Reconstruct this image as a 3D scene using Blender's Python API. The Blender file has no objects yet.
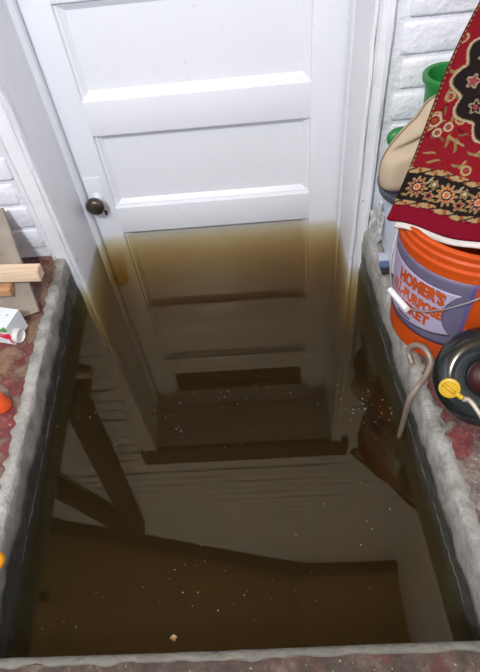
import bpy, bmesh, math, random
import numpy as np
from mathutils import Vector, Matrix, noise

# ------------------------------------------------------------------ camera
S = bpy.context.scene
COL = S.collection
cam_d = bpy.data.cameras.new('camera')
cam = bpy.data.objects.new('camera', cam_d); COL.objects.link(cam)
cam_d.sensor_fit = 'VERTICAL'; cam_d.sensor_height = 36.0; cam_d.lens = 519.0 / 672.0 * 36.0
cam_d.clip_start = 0.02
cam.matrix_world = Matrix(((0.99633157, 0.06476155, 0.05594047, 0.0),
                           (-0.01279962, 0.75910708, -0.65083993, 0.0),
                           (-0.08461421, 0.64773635, 0.75715128, 1.041),
                           (0, 0, 0, 1)))
S.camera = cam

# ------------------------------------------------------------------ world, light, exposure
world = bpy.data.worlds.new('world'); S.world = world; world.use_nodes = True
bg = world.node_tree.nodes['Background']
bg.inputs[0].default_value = (0.78, 0.85, 1.0, 1); bg.inputs[1].default_value = 0.48
lamp_d = bpy.data.lights.new('ceiling_bulb', 'POINT')
lamp_d.energy = 156; lamp_d.color = (0.845, 0.955, 1.07); lamp_d.shadow_soft_size = 0.13
lamp = bpy.data.objects.new('ceiling_bulb', lamp_d); COL.objects.link(lamp)
lamp.location = (-0.45, -0.60, 1.95)
S.view_settings.view_transform = 'Standard'; S.view_settings.look = 'None'
S.view_settings.gamma = 1.0; S.view_settings.use_curve_mapping = False
S.view_settings.exposure = 0.0
S.cycles.volume_bounces = 2
S.cycles.max_bounces = 10
S.cycles.diffuse_bounces = 5
S.cycles.transparent_max_bounces = 16
S.cycles.use_denoising = True
S.cycles.caustics_reflective = False

R = random.Random(7)

# ------------------------------------------------------------------ helpers
def link(o, parent=None):
    COL.objects.link(o)
    if parent is not None: o.parent = parent
    return o
def tag(o, label=None, cat=None, group=None, kind=None):
    if label: o['label'] = label
    if cat: o['category'] = cat
    if group: o['group'] = group
    if kind: o['kind'] = kind
    return o
def empty(name, loc, label, cat, group=None):
    o = bpy.data.objects.new(name, None); o.empty_display_size = 0.05
    o.location = loc; link(o); tag(o, label, cat, group)
    return o
def mesh(name, V, F, mat, parent=None, smooth=False, at=None, smooth_angle=None):
    """verts in world space; at = origin subtracted (child of an empty standing there)"""
    me = bpy.data.meshes.new(name)
    if at is not None: V = [(v[0]-at[0], v[1]-at[1], v[2]-at[2]) for v in V]
    me.from_pydata([tuple(map(float, v)) for v in V], [], F); me.update()
    if mat: me.materials.append(mat)
    bm = bmesh.new(); bm.from_mesh(me)
    bmesh.ops.recalc_face_normals(bm, faces=bm.faces); bm.to_mesh(me); bm.free()
    if smooth: me.polygons.foreach_set('use_smooth', [True]*len(me.polygons))
    if smooth_angle: me.shade_flat(); me.set_sharp_from_angle(angle=math.radians(smooth_angle)); me.polygons.foreach_set('use_smooth', [True]*len(me.polygons))
    return link(bpy.data.objects.new(name, me), parent)
def boxgeo(lo, hi):
    x0,y0,z0 = lo; x1,y1,z1 = hi
    V = [(x0,y0,z0),(x1,y0,z0),(x1,y1,z0),(x0,y1,z0),(x0,y0,z1),(x1,y0,z1),(x1,y1,z1),(x0,y1,z1)]
    F = [(0,3,2,1),(4,5,6,7),(0,1,5,4),(1,2,6,5),(2,3,7,6),(3,0,4,7)]
    return V, F
def join(*parts):
    V, F = [], []
    for v, f in parts:
        n = len(V); V += list(v); F += [tuple(i+n for i in t) for t in f]
    return V, F
def box(name, lo, hi, mat, parent=None, bevel=0.0, at=None, seg=2):
    V, F = boxgeo(lo, hi)
    o = mesh(name, V, F, mat, parent, at=at)
    if bevel:
        bm = bmesh.new(); bm.from_mesh(o.data)
        bmesh.ops.bevel(bm, geom=bm.edges[:], offset=bevel, segments=seg, affect='EDGES', profile=0.6)
        bm.to_mesh(o.data); bm.free()
        o.data.polygons.foreach_set('use_smooth', [True]*len(o.data.polygons))
        o.data.set_sharp_from_angle(angle=math.radians(50))
    return o
def beam(name, p, q, w, d, mat, parent=None, at=None, bevel=0.002, up=(0,1,0)):
    """square timber from p to q: w across, d along 'up'"""
    p, q = Vector(p), Vector(q); t = (q-p).normalized(); u = Vector(up)
    s = t.cross(u).normalized(); u = s.cross(t).normalized()
    V = [c + s*a*w/2 + u*b*d/2 for c in (p, q) for a, b in ((-1,-1),(1,-1),(1,1),(-1,1))]
    F = [(0,1,2,3),(7,6,5,4),(0,4,5,1),(1,5,6,2),(2,6,7,3),(3,7,4,0)]
    o = mesh(name, V, F, mat, parent, at=at)
    bm = bmesh.new(); bm.from_mesh(o.data)
    bmesh.ops.bevel(bm, geom=bm.edges[:], offset=bevel, segments=2, affect='EDGES')
    bm.to_mesh(o.data); bm.free()
    return o
def lathe_geo(prof, n=48, c=(0,0,0), close=True):
    V, F = [], []
    for r, z in prof:
        for k in range(n):
            a = 2*math.pi*k/n; V.append((c[0]+r*math.cos(a), c[1]+r*math.sin(a), c[2]+z))
    m = len(prof)
    for j in range(m-1):
        for k in range(n):
            F.append((j*n+k, j*n+(k+1)%n, (j+1)*n+(k+1)%n, (j+1)*n+k))
    if close == 'loop':
        for k in range(n): F.append(((m-1)*n+k, (m-1)*n+(k+1)%n, (k+1)%n, k))
    elif close:
        F.append(tuple(range(n))); F.append(tuple((m-1)*n+k for k in range(n)))
    return V, F
def spline(pts, n=8):
    P = [Vector(p) for p in pts]; P = [2*P[0]-P[1]] + P + [2*P[-1]-P[-2]]; out = []
    for i in range(1, len(P)-2):
        for k in range(n):
            t = k/n; a, b, c, d = P[i-1], P[i], P[i+1], P[i+2]
            out.append(0.5*((2*b)+(c-a)*t+(2*a-5*b+4*c-d)*t*t+(3*b-a-3*c+d)*t**3))
    out.append(P[-2]); return out
def tube_geo(pts, r, n=12, rfun=None):
    V, F = [], []; pts = [Vector(p) for p in pts]; prev = None
    for i, p in enumerate(pts):
        t = (pts[min(i+1, len(pts)-1)]-pts[max(i-1, 0)]).normalized()
        if prev is None: prev = t.orthogonal().normalized()
        u = (prev - t*prev.dot(t)).normalized(); prev = u; w = t.cross(u)
        rr = rfun(i/(len(pts)-1)) if rfun else r
        for k in range(n):
            a = 2*math.pi*k/n; V.append(tuple(p+(u*math.cos(a)+w*math.sin(a))*rr))
    for i in range(len(pts)-1):
        for k in range(n): F.append((i*n+k, i*n+(k+1)%n, (i+1)*n+(k+1)%n, (i+1)*n+k))
    F.append(tuple(range(n))); F.append(tuple((len(pts)-1)*n+k for k in range(n)))
    return V, F
def nz(x, y, z, s=1.0): return noise.noise(Vector((x*s, y*s, z*s)))

# ------------------------------------------------------------------ materials
class N:
    def __init__(s, name):
        s.m = bpy.data.materials.new(name); s.m.use_nodes = True; s.t = s.m.node_tree
        s.b = s.t.nodes['Principled BSDF']; s.out = s.t.nodes['Material Output']
    def n(s, k, **kw):
        nd = s.t.nodes.new(k)
        for a, v in kw.items(): setattr(nd, a, v)
        return nd
    def l(s, a, b): s.t.links.new(a, b)
    def pos(s, obj=False):
        if obj: return s.n('ShaderNodeTexCoord').outputs['Object']
        return s.n('ShaderNodeNewGeometry').outputs['Position']
    def noise(s, scale, detail=4, rough=0.55, vec=None, dist=0.0):
        nd = s.n('ShaderNodeTexNoise'); nd.inputs['Scale'].default_value = scale
        nd.inputs['Detail'].default_value = detail; nd.inputs['Roughness'].default_value = rough
        nd.inputs['Distortion'].default_value = dist
        s.l(vec if vec is not None else s.pos(), nd.inputs['Vector']); return nd.outputs['Fac']
    def ramp(s, fac, *stops, mode='LINEAR'):
        nd = s.n('ShaderNodeValToRGB'); cr = nd.color_ramp; cr.interpolation = mode
        while len(cr.elements) < len(stops): cr.elements.new(0.5)
        for e, (p, c) in zip(cr.elements, stops):
            e.position = p; e.color = (*c, 1) if not isinstance(c, (int, float)) else (c, c, c, 1)
        s.l(fac, nd.inputs[0]); return nd.outputs[0]
    def mix(s, fac, a, b):
        nd = s.n('ShaderNodeMix', data_type='RGBA')
        if isinstance(fac, (int, float)): nd.inputs[0].default_value = fac
        else: s.l(fac, nd.inputs[0])
        for v, i in ((a, 6), (b, 7)):
            if isinstance(v, tuple): nd.inputs[i].default_value = (*v, 1)
            else: s.l(v, nd.inputs[i])
        return nd.outputs[2]
    def math(s, op, a, b=None, c=None):
        nd = s.n('ShaderNodeMath', operation=op)
        for v, i in ((a, 0), (b, 1), (c, 2)):
            if v is None: continue
            if isinstance(v, (int, float)): nd.inputs[i].default_value = v
            else: s.l(v, nd.inputs[i])
        return nd.outputs[0]
    def color(s, c):
        if isinstance(c, tuple): s.b.inputs['Base Color'].default_value = (*c, 1)
        else: s.l(c, s.b.inputs['Base Color'])
    def rough(s, v):
        if isinstance(v, (int, float)): s.b.inputs['Roughness'].default_value = v
        else: s.l(v, s.b.inputs['Roughness'])
    def bump(s, h, dist=0.002, strength=1.0):
        nd = s.n('ShaderNodeBump'); nd.inputs['Distance'].default_value = dist; nd.inputs['Strength'].default_value = strength
        s.l(h, nd.inputs['Height']); s.l(nd.outputs[0], s.b.inputs['Normal'])
def plain(name, c, rough=0.5, var=0.12, scale=30, metal=0.0, bump=0.0, bscale=120):
    m = N(name); f = m.noise(scale)
    m.color(m.mix(f, tuple(x*(1-var) for x in c), tuple(min(1, x*(1+var)) for x in c)))
    m.rough(rough); m.b.inputs['Metallic'].default_value = metal
    if bump: m.bump(m.noise(bscale, 3), bump)
    return m.m

def mat_paint(name, c, chips=0.0, bump=0.0006, rough=0.38):
    m = N(name)
    col = m.mix(m.noise(9, 4), tuple(x*0.95 for x in c), c)
    grime = m.ramp(m.noise(38, 6, 0.65), (0.63, 0.0), (0.72, 1.0))
    col = m.mix(m.math('MULTIPLY', grime, 0.22), col, (0.42, 0.38, 0.33))
    if chips:
        st = m.n('ShaderNodeMapping'); st.inputs['Scale'].default_value = (1.0, 1.0, 0.28); m.l(m.pos(), st.inputs['Vector'])
        f = m.ramp(m.noise(44, 5, 0.6, st.outputs[0]), (chips, 0.0), (chips+0.02, 1.0))
        col = m.mix(f, col, (0.10, 0.085, 0.07))
    m.color(col); m.rough(rough)
    m.bump(m.math('ADD', m.noise(60, 4), m.math('MULTIPLY', m.noise(14, 3), 2.0)), bump)
    return m.m
M_DOOR = mat_paint('door_paint', (0.83, 0.83, 0.86), 0.0, 0.0004, 0.33)
M_CASE = mat_paint('casing_paint', (0.78, 0.78, 0.80), 0.67, 0.0016, 0.4)
M_JAMB = mat_paint('jamb_paint', (0.76, 0.76, 0.78), 0.0, 0.0007, 0.4)
M_BRICK = mat_paint('brick_paint', (0.82, 0.82, 0.86), 0.74, 0.004, 0.4)
M_WALLP = mat_paint('wall_paint', (0.80, 0.80, 0.84), 0.73, 0.005, 0.45)

def mat_pit():
    m = N('pit_concrete'); p = m.pos()
    sep = m.n('ShaderNodeSeparateXYZ'); m.l(p, sep.inputs[0])
    c = m.ramp(m.noise(26, 7, 0.65), (0.32, (0.27, 0.25, 0.215)), (0.50, (0.45, 0.43, 0.39)), (0.68, (0.60, 0.58, 0.54)))
    lime = m.ramp(m.noise(55, 6, 0.7), (0.58, 0.0), (0.68, 1.0))
    c = m.mix(m.math('MULTIPLY', lime, 0.5), c, (0.66, 0.62, 0.56))
    c = m.mix(m.ramp(m.noise(13, 6, 0.7), (0.53, 0.0), (0.66, 0.65)), c, (0.17, 0.16, 0.13))
    h = m.math('ADD', sep.outputs[2], m.math('MULTIPLY', m.math('SUBTRACT', m.noise(11, 4), 0.5), 0.10))
    mid = m.ramp(h, (0.06, 0.45), (0.095, 0.0))
    c = m.mix(mid, c, (0.16, 0.155, 0.13))
    wet = m.ramp(h, (0.046, 1.0), (0.060, 0.0))
    c = m.mix(m.math('MULTIPLY', wet, 0.92), c, (0.035, 0.034, 0.022))
    tide = m.math('MULTIPLY', m.math('LESS_THAN', m.math('ABSOLUTE', m.math('SUBTRACT', sep.outputs[2], 0.003)), 0.0022), m.ramp(m.noise(18, 3), (0.42, 0.0), (0.55, 0.6)))
    c = m.mix(tide, c, (0.34, 0.32, 0.25))
    m.color(c); m.rough(m.ramp(h, (0.03, 0.25), (0.07, 0.8)))
    m.bump(m.math('ADD', m.noise(90, 7, 0.75), m.noise(30, 4)), 0.010)
    return m.m
M_PIT = mat_pit()
def mat_floor():
    m = N('painted_floor'); p = m.pos()
    sep = m.n('ShaderNodeSeparateXYZ'); m.l(p, sep.inputs[0])
    red = m.ramp(m.noise(40, 6, 0.7), (0.30, (0.085, 0.016, 0.015)), (0.55, (0.17, 0.034, 0.032)), (0.72, (0.27, 0.13, 0.11)))
    bare = m.ramp(m.noise(30, 7, 0.7), (0.3, (0.085, 0.064, 0.047)), (0.6, (0.21, 0.175, 0.145)), (0.75, (0.38, 0.34, 0.295)))
    rust = m.ramp(m.noise(48, 5), (0.3, (0.17, 0.085, 0.04)), (0.7, (0.27, 0.16, 0.10)))
    bare_l = m.mix(m.ramp(m.noise(9, 3), (0.42, 0.0), (0.60, 1.0)), bare, rust)
    side = m.ramp(sep.outputs[0], (0.0, 0.0), (0.02, 1.0))
    bare = m.mix(side, bare_l, bare)
    peel = m.ramp(m.noise(9, 8, 0.72, dist=0.4), (0.48, 1.0), (0.55, 0.0))
    c = m.mix(peel, bare, red)
    spk = m.ramp(m.noise(160, 3), (0.66, 0.0), (0.70, 1.0))
    c = m.mix(m.math('MULTIPLY', spk, 0.5), c, (0.6, 0.57, 0.53))
    m.color(c); m.rough(m.ramp(m.noise(20), (0.3, 0.45), (0.7, 0.8)))
    m.bump(m.math('ADD', m.noise(90, 6, 0.7), m.math('MULTIPLY', peel, -0.5)), 0.004)
    return m.m
M_FLOOR = mat_floor()
def mat_wood(name, a, b, scale=40, axis=0, rough=0.6):
    m = N(name); mp = m.n('ShaderNodeMapping')
    sc = [1.0, 1.0, 1.0]; sc[axis] = 0.07; mp.inputs['Scale'].default_value = sc
    m.l(m.pos(), mp.inputs['Vector'])
    f = m.noise(scale, 5, 0.6, mp.outputs[0], 0.6)
    m.color(m.ramp(f, (0.35, a), (0.65, b))); m.rough(rough); m.bump(f, 0.0008); return m.m
M_PINE = mat_wood('pine', (0.60, 0.42, 0.27), (0.80, 0.62, 0.45), 90, 0, 0.55)
M_DARKWOOD = mat_wood('dark_timber', (0.020, 0.013, 0.008), (0.055, 0.036, 0.022), 30, 2, 0.7)
M_LINTEL = mat_wood('lintel_timber', (0.030, 0.021, 0.013), (0.07, 0.048, 0.03), 30, 0, 0.75)
M_CEIL = mat_wood('ceiling_boards', (0.34, 0.20, 0.09), (0.48, 0.30, 0.14), 20, 1, 0.7)
M_PLY = plain('weathered_ply', (0.27, 0.225, 0.18), 0.8, 0.45, 16, bump=0.002)
M_PLYEDGE = plain('weathered_ply_dark', (0.15, 0.115, 0.085), 0.85, 0.25, 60, bump=0.002)
M_BRONZE = plain('bronze', (0.10, 0.078, 0.060), 0.32, 0.2, 60, metal=0.75)
M_DARK = plain('dark_hole', (0.012, 0.011, 0.010), 0.6)
M_PANE = plain('dark_pane', (0.012, 0.011, 0.009), 0.12, 0.1)

# ------------------------------------------------------------------ layout (metres, water level z = 0)
def zf(x): return 0.12 + 0.012*math.tanh(x*5)
def xl(y): return -0.565 + (1.15-y)*0.055
def xr(y): return 0.275 + (1.15-y)*0.042
Y_WALL, Y_DOOR = 1.15, 1.362
X0, X1 = -0.537, 0.243           # door opening between the jambs
Z_HEAD = 1.03

# ------------------------------------------------------------------ pit walls, floors
def pit_wall(name, side):
    V, F = [], []; ny = 260; ys = np.linspace(0.10, 1.17, ny)
    zs = [-0.86, -0.4, -0.1, -0.03, 0.0, 0.02, 0.04, 0.06, 0.08, 0.095]
    for y in ys:
        x = xl(y) if side < 0 else xr(y); top = zf(x)
        row = []
        for z in zs: row.append((0.0035*nz(3, y, z, 16)+0.0022*nz(7, y, z, 60), z))
        e = 0.0035*nz(side, y, 0, 30) + 0.0028*nz(side*3, y, 5, 85)
        row += [(0.0005+e*0.5, top-0.005+e), (0.003+e*0.5, top-0.001+e*0.6), (0.008, top+0.0015+e*0.4), (0.014, top+0.002+e*0.3)]
        w = 0.026 + 0.012*nz(5*side, y, 1, 9) + 0.010*nz(2*side, y, 4, 55)
        row += [(w, top+0.002), (w+0.004, top-0.02)]
        for o, z in row: V.append((x + side*o, y, z))
    m = len(row)
    for j in range(ny-1):
        for k in range(m-1): F.append((j*m+k, j*m+k+1, (j+1)*m+k+1, (j+1)*m+k))
    return tag(mesh(name, V, F, M_PIT, smooth=True), kind='structure')
tag(pit_wall('wall_pit_left', -1), 'grey concrete pit wall with a wet stained foot, left of the water')
tag(pit_wall('wall_pit_right', 1), 'grey chipped concrete pit wall, right of the water')
def front_wall():
    V, F = [], []; nx = 110; xs = np.linspace(-0.60, 0.40, nx)
    for x in xs:
        top = zf(x); e = 0.003*nz(x, 4, 2, 22); row = []
        for z in (-0.86, -0.3, 0.0, 0.05, 0.095): row.append((0.003*nz(x, 9, z, 20), z))
        w = 0.0135 + 0.006*nz(x, 3, 7, 26)
        row += [(-0.001, top-0.004+e), (-0.005, top+e), (-0.012, top+0.003+e*0.6), (-w, top+0.002), (-w-0.006, top-0.015)]
        for o, z in row: V.append((x, 0.156+o, z))
    m = len(row)
    for j in range(nx-1):
        for k in range(m-1): F.append((j*m+k, j*m+k+1, (j+1)*m+k+1, (j+1)*m+k))
    return mesh('wall_pit_front', V, F, plain('front_edge_concrete', (0.135, 0.125, 0.10), 0.8, 0.5, 26, bump=0.004), smooth=True)
tag(front_wall(), 'pale worn concrete edge of the pit nearest the viewer', kind='structure')

def floor_geo():
    V, F = [], []
    def patch(fx0, fx1, y0, y1, nx, ny):
        n = len(V)
        for j in range(ny):
            y = y0+(y1-y0)*j/(ny-1); a, b = fx0(y), fx1(y)
            for i in range(nx):
                x = a+(b-a)*i/(nx-1)
                V.append((x, y, zf(x)+0.0022*nz(x, y, 0, 14)+0.001*nz(x, y, 3, 50)-0.001))
        for j in range(ny-1):
            for i in range(nx-1):
                F.append((n+j*nx+i, n+j*nx+i+1, n+(j+1)*nx+i+1, n+(j+1)*nx+i))
    patch(lambda y: -1.45, lambda y: xl(y)-0.010, 0.148, 1.17, 70, 90)
    patch(lambda y: xr(y)+0.010, lambda y: 0.78, 0.148, 1.17, 46, 90)
    return V, F
V, F = floor_geo()
tag(mesh('floor', V, F, M_FLOOR, smooth=True), 'worn concrete floor with peeling red paint around the pit', kind='structure')
def front_floor():
    V, F = [], []; nx, ny = 120, 90
    for j in range(ny):
        for i in range(nx):
            x = -1.45+2.23*i/(nx-1); y = 0.148-1.748*(1-j/(ny-1))
            V.append((x, y, zf(x)+0.002*nz(x, y, 0, 14)-0.001))
    for j in range(ny-1):
        for i in range(nx-1): F.append((j*nx+i, j*nx+i+1, (j+1)*nx+i+1, (j+1)*nx+i))
    m = N('dirty_dimmed_step')  # brown grime, darkened overall so the dim foreground light is in the colour
    c = m.ramp(m.noise(34, 7, 0.7), (0.30, (0.022, 0.016, 0.011)), (0.52, (0.065, 0.042, 0.030)), (0.70, (0.16, 0.11, 0.085)))
    c = m.mix(m.ramp(m.noise(16, 5), (0.54, 0.0), (0.64, 0.8)), c, (0.085, 0.024, 0.020))
    c = m.mix(m.ramp(m.noise(150, 2), (0.70, 0.0), (0.73, 0.9)), c, (0.40, 0.35, 0.28))
    m.color(c); m.rough(0.8); m.bump(m.noise(80, 6, 0.7), 0.005)
    return mesh('floor_front', V, F, m.m, smooth=True)
tag(front_floor(), 'dirty brown floor edge, its colour darkened for dim foreground light, at the bottom of the picture', kind='structure')
V, F = boxgeo((-0.66, 0.05, -0.90), (0.42, 1.45, -0.86))
tag(mesh('floor_pit', V, F, M_PIT), kind='structure')

# ------------------------------------------------------------------ room shell
wall = mesh('wall_back', *join(
    boxgeo((-1.45, 1.1545, -0.9), (-0.567, 1.42, 2.95)),
    boxgeo((0.273, 1.1545, -0.9), (0.80, 1.42, 2.95)),
    boxgeo((-0.567, 1.157, Z_HEAD+0.03), (0.273, 1.42, 2.95))), M_WALLP)
tag(wall, 'thickly white-painted brick wall around the doorway', kind='structure')
tag(box('wall_right', (0.78, -1.6, -0.1), (0.83, 1.157, 2.95), M_WALLP), kind='structure')
tag(box('wall_left', (-1.50, -1.6, -0.1), (-1.45, 1.157, 2.95), M_WALLP), kind='structure')
def ceil():
    P = [(-1.50, 1.70), (0.10, 2.86), (0.83, 2.86), (0.83, 2.95), (-1.50, 2.95)]
    V = [(x, y, z) for y in (-1.6, 1.157) for x, z in P]; k = 5
    F = [tuple(range(k)), tuple(range(2*k-1, k-1, -1))] + [(i, (i+1) % k, k+(i+1) % k, k+i) for i in range(k)]
    return mesh('ceiling', V, F, M_CEIL)
tag(ceil(), 'brown boarded ceiling sloping down to the left', kind='structure')
tag(beam('trim_1', (-1.45, 1.115, 1.70), (0.10, 1.115, 2.80), 0.075, 0.06, M_DARKWOOD), 'dark timber stringer under the sloping ceiling', kind='structure')
tag(beam('trim_2', (0.08, 1.115, 2.82), (0.78, 1.115, 2.82), 0.06, 0.06, M_DARKWOOD), 'dark timber strip along the ceiling edge', kind='structure')

# bricks: each a child of the back wall, sharing a few irregular meshes
def brick_mesh(L, seed):
    H = 0.0635
    bm = bmesh.new(); V, F = boxgeo((0, 0, 0), (L, 0.03, H))
    vs = [bm.verts.new(v) for v in V]
    for f in F: bm.faces.new([vs[i] for i in f])
    bmesh.ops.bevel(bm, geom=bm.edges[:], offset=0.0065, segments=2, affect='EDGES', profile=0.5)
    bmesh.ops.recalc_face_normals(bm, faces=bm.faces)
    for v in bm.verts:
        n = nz(v.co.x*9, seed*3.1, v.co.z*14); n2 = nz(v.co.x*12, seed*5.7+9, v.co.z*8)
        v.co.y += 0.0035*n - (0.0015*seed % 0.003); v.co.z += 0.0035*n2; v.co.x += 0.003*n
    me = bpy.data.meshes.new('brick'); bm.to_mesh(me); bm.free()
    me.materials.append(M_BRICK); me.polygons.foreach_set('use_smooth', [True]*len(me.polygons)); return me
BR = {}
for L in (0.200, 0.096, 0.150): BR[L] = [brick_mesh(L, s) for s in range(5)]
nb = 0
PITCH = 0.0715
def brick(L, x, z, i):
    global nb
    if nb >= 298: return
    nb += 1
    o = bpy.data.objects.new('brick', BR[L][(i*7+nb) % 5]); o.location = (x, Y_WALL+R.uniform(-0.003, 0.002), z)
    link(o, wall)
for c in range(0, 15):                      # both sides of the door
    z = 0.136+PITCH*c + 0.004
    x = 0.316 + R.uniform(-0.006, 0.006)
    for L in ((0.200, 0.200) if c % 2 else (0.150, 0.200, 0.096)):
        brick(L, x, z, c); x += L+0.0085
    x = -0.612 + R.uniform(-0.012, 0.012)
    for L in ((0.200, 0.200, 0.200, 0.200) if c % 2 else (0.096, 0.200, 0.200, 0.200)):
        x -= L; brick(L, x, z, c+3); x -= 0.0085
for c in range(15, 36):                     # above the lintel
    z = 0.136+PITCH*c + 0.004
    if c == 15 : continue
    x = -1.40 - (0.1 if c % 2 else 0)
    while x < 0.58:
        if x > -1.36: brick(0.200, x, z, c)
        x += 0.2085

# ------------------------------------------------------------------ door frame
frame = empty('door_frame', (-0.147, Y_WALL, 0.0), 'white painted door frame with peeling casing, set in brick around the flooded door', 'door frame')
at = (-0.147, Y_WALL, 0.0)
box('jamb', (X0-0.03, Y_WALL+0.004, -0.86), (X0, Y_DOOR+0.06, Z_HEAD), M_JAMB, frame, 0.002, at)
box('jamb', (X1, Y_WALL+0.004, -0.86), (X1+0.03, Y_DOOR+0.06, Z_HEAD), M_JAMB, frame, 0.002, at)
box('head_jamb', (X0-0.03, Y_WALL+0.004, Z_HEAD), (X1+0.03, Y_DOOR+0.06, Z_HEAD+0.03), M_JAMB, frame, 0.002, at)
def strip(name, prof, z0, z1, mat, wob=0.0, nseg=60):
    """upright moulding: outline prof in (x, y), swept from z0 to z1 with a slightly worn line"""
    V, F = [], []; k = len(prof)
    for j in range(nseg+1):
        z = z0+(z1-z0)*j/nseg
        for i, (x, y) in enumerate(prof):
            V.append((x+wob*nz(i*3.3, z, 1, 14), y+wob*nz(i*5.1, z, 8, 14), z))
    for j in range(nseg):
        for i in range(k): F.append((j*k+i, j*k+(i+1) % k, (j+1)*k+(i+1) % k, (j+1)*k+i))
    F.append(tuple(range(k))); F.append(tuple(nseg*k+i for i in range(k)))
    return mesh(name, V, F, mat, frame, at=at, smooth_angle=35)
# stops beside the door
strip('door_stop', [(X0-0.001, Y_DOOR-0.006), (X0+0.011, Y_DOOR-0.006), (X0+0.0125, Y_DOOR-0.012), (X0+0.0125, Y_DOOR-0.028), (X0+0.006, Y_DOOR-0.036), (X0-0.001, Y_DOOR-0.038)], -0.86, Z_HEAD, M_JAMB, 0.0006)
strip('door_stop', [(X1+0.001, Y_DOOR-0.006), (X1-0.006, Y_DOOR-0.006), (X1-0.008, Y_DOOR-0.012), (X1-0.008, Y_DOOR-0.028), (X1-0.004, Y_DOOR-0.036), (X1+0.001, Y_DOOR-0.038)], -0.86, Z_HEAD, M_JAMB, 0.0006)
# casings on the wall face: bead at the reveal, groove, flat, back band
def casing(side, inner, width):
    s = side; f = Y_WALL
    p = [(0.000, 0.012), (0.000, -0.012), (0.003, -0.018), (0.008, -0.019), (0.012, -0.015), (0.0135, -0.009), (0.016, -0.009),
         (0.018, -0.014), (width-0.012, -0.014), (width-0.010, -0.020), (width-0.003, -0.020), (width, -0.015), (width, 0.012)]
    return strip('casing', [(inner+s*a, f+b) for a, b in p], -0.30, Z_HEAD+0.02, M_CASE, 0.0022, 120)
casing(-1, X0, 0.062); casing(1, X1, 0.044)
box('lintel', (X0-0.075, Y_WALL-0.022, Z_HEAD+0.004), (X1+0.075, Y_WALL+0.02, Z_HEAD+0.125), M_LINTEL, frame, 0.003, at)['label'] = 'dark timber lintel'

# ------------------------------------------------------------------ door
door = empty('door_1', (-0.147, Y_DOOR, -0.86), 'white panelled door standing in brown flood water', 'door')
door['kind'] = 'structure'; del door['category']
at = (-0.147, Y_DOOR, -0.86)
PX0, PX1 = -0.452, 0.150
panels = [(-0.76, -0.60), (-0.51, 0.010), (0.104, 0.343), (0.438, 0.668), (0.770, 0.952)]
D0, D1 = X0+0.003, X1-0.003
box('stile', (D0, Y_DOOR, -0.85), (PX0, Y_DOOR+0.035, Z_HEAD-0.004), M_DOOR, door, 0.0015, at)
box('stile', (PX1, Y_DOOR, -0.85), (D1, Y_DOOR+0.035, Z_HEAD-0.004), M_DOOR, door, 0.0015, at)
edges = [-0.85] + [v for p in panels for v in p] + [Z_HEAD-0.004]
for a, b in zip(edges[0::2], edges[1::2]):
    box('rail', (PX0-0.0005, Y_DOOR, a), (PX1+0.0005, Y_DOOR+0.035, b), M_DOOR, door, 0.0012, at)
for i, (a, b) in enumerate(panels):
    glazed = (i == 4)
    # moulding: four sloping faces inside the opening, then the flat
    w = 0.021; yb = Y_DOOR+0.016
    outer = [(PX0, a), (PX1, a), (PX1, b), (PX0, b)]
    def ring(d): return [(PX0+d, a+d), (PX1-d, a+d), (PX1-d, b-d), (PX0+d, b-d)]
    yb = Y_DOOR+0.022; levels = [(0.0, Y_DOOR+0.001), (0.0015, Y_DOOR+0.010), (0.008, Y_DOOR+0.011), (0.012, Y_DOOR+0.015), (w-0.001, yb-0.001), (w, yb+0.003)]
    V, F = [], []
    for d, y in levels: V += [(x, y, z) for x, z in ring(d)]
    for j in range(len(levels)-1):
        for k in range(4): F.append((j*4+k, j*4+(k+1) % 4, (j+1)*4+(k+1) % 4, (j+1)*4+k))
    mesh('panel_moulding', V, F, M_DOOR, door, at=at)
    V, F = boxgeo((PX0+w-0.002, yb, a+w-0.002), (PX1-w+0.002, yb+0.008, b-w+0.002))
    if glazed:
        g = mesh('pane', V, F, M_PANE, door, at=at); g['label'] = 'dark glass pane'
    else: mesh('panel', V, F, M_DOOR, door, at=at)
# knob, plate, keyhole
KX, KZ = -0.496, 0.148
pl = box('lock_plate', (KX-0.026, Y_DOOR-0.0035, KZ-0.075), (KX+0.026, Y_DOOR+0.001, KZ+0.07), M_DOOR, door, 0.0015, at)
def lathe_y(prof, c, n=32):
    V, F = lathe_geo(prof, n); return [(c[0]+x, c[1]-z, c[2]+y) for x, y, z in V], F
V, F = lathe_y([(0.019, 0.0), (0.0185, 0.004), (0.013, 0.007), (0.009, 0.010), (0.008, 0.022)], (KX, Y_DOOR-0.003, KZ))
mesh('rose', V, F, M_DOOR, door, at=at, smooth_angle=40)
V, F = lathe_y([(0.009, 0.016), (0.010, 0.022), (0.018, 0.026), (0.0255, 0.033), (0.028, 0.041), (0.0265, 0.049), (0.020, 0.055), (0.010, 0.058), (0.002, 0.0585)], (KX, Y_DOOR-0.003, KZ))
mesh('door_knob', V, F, M_BRONZE, door, at=at, smooth=True)['label'] = 'dark bronze door knob'
V, F = lathe_y([(0.005, 0), (0.005, 0.0012)], (KX+0.012, Y_DOOR-0.0036, KZ-0.048), 16)
V2, F2 = boxgeo((KX+0.009, Y_DOOR-0.0049, KZ-0.062), (KX+0.015, Y_DOOR-0.003, KZ-0.048))
mesh('keyhole', *join((V, F), (V2, F2)), M_DARK, door, at=at)

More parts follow.
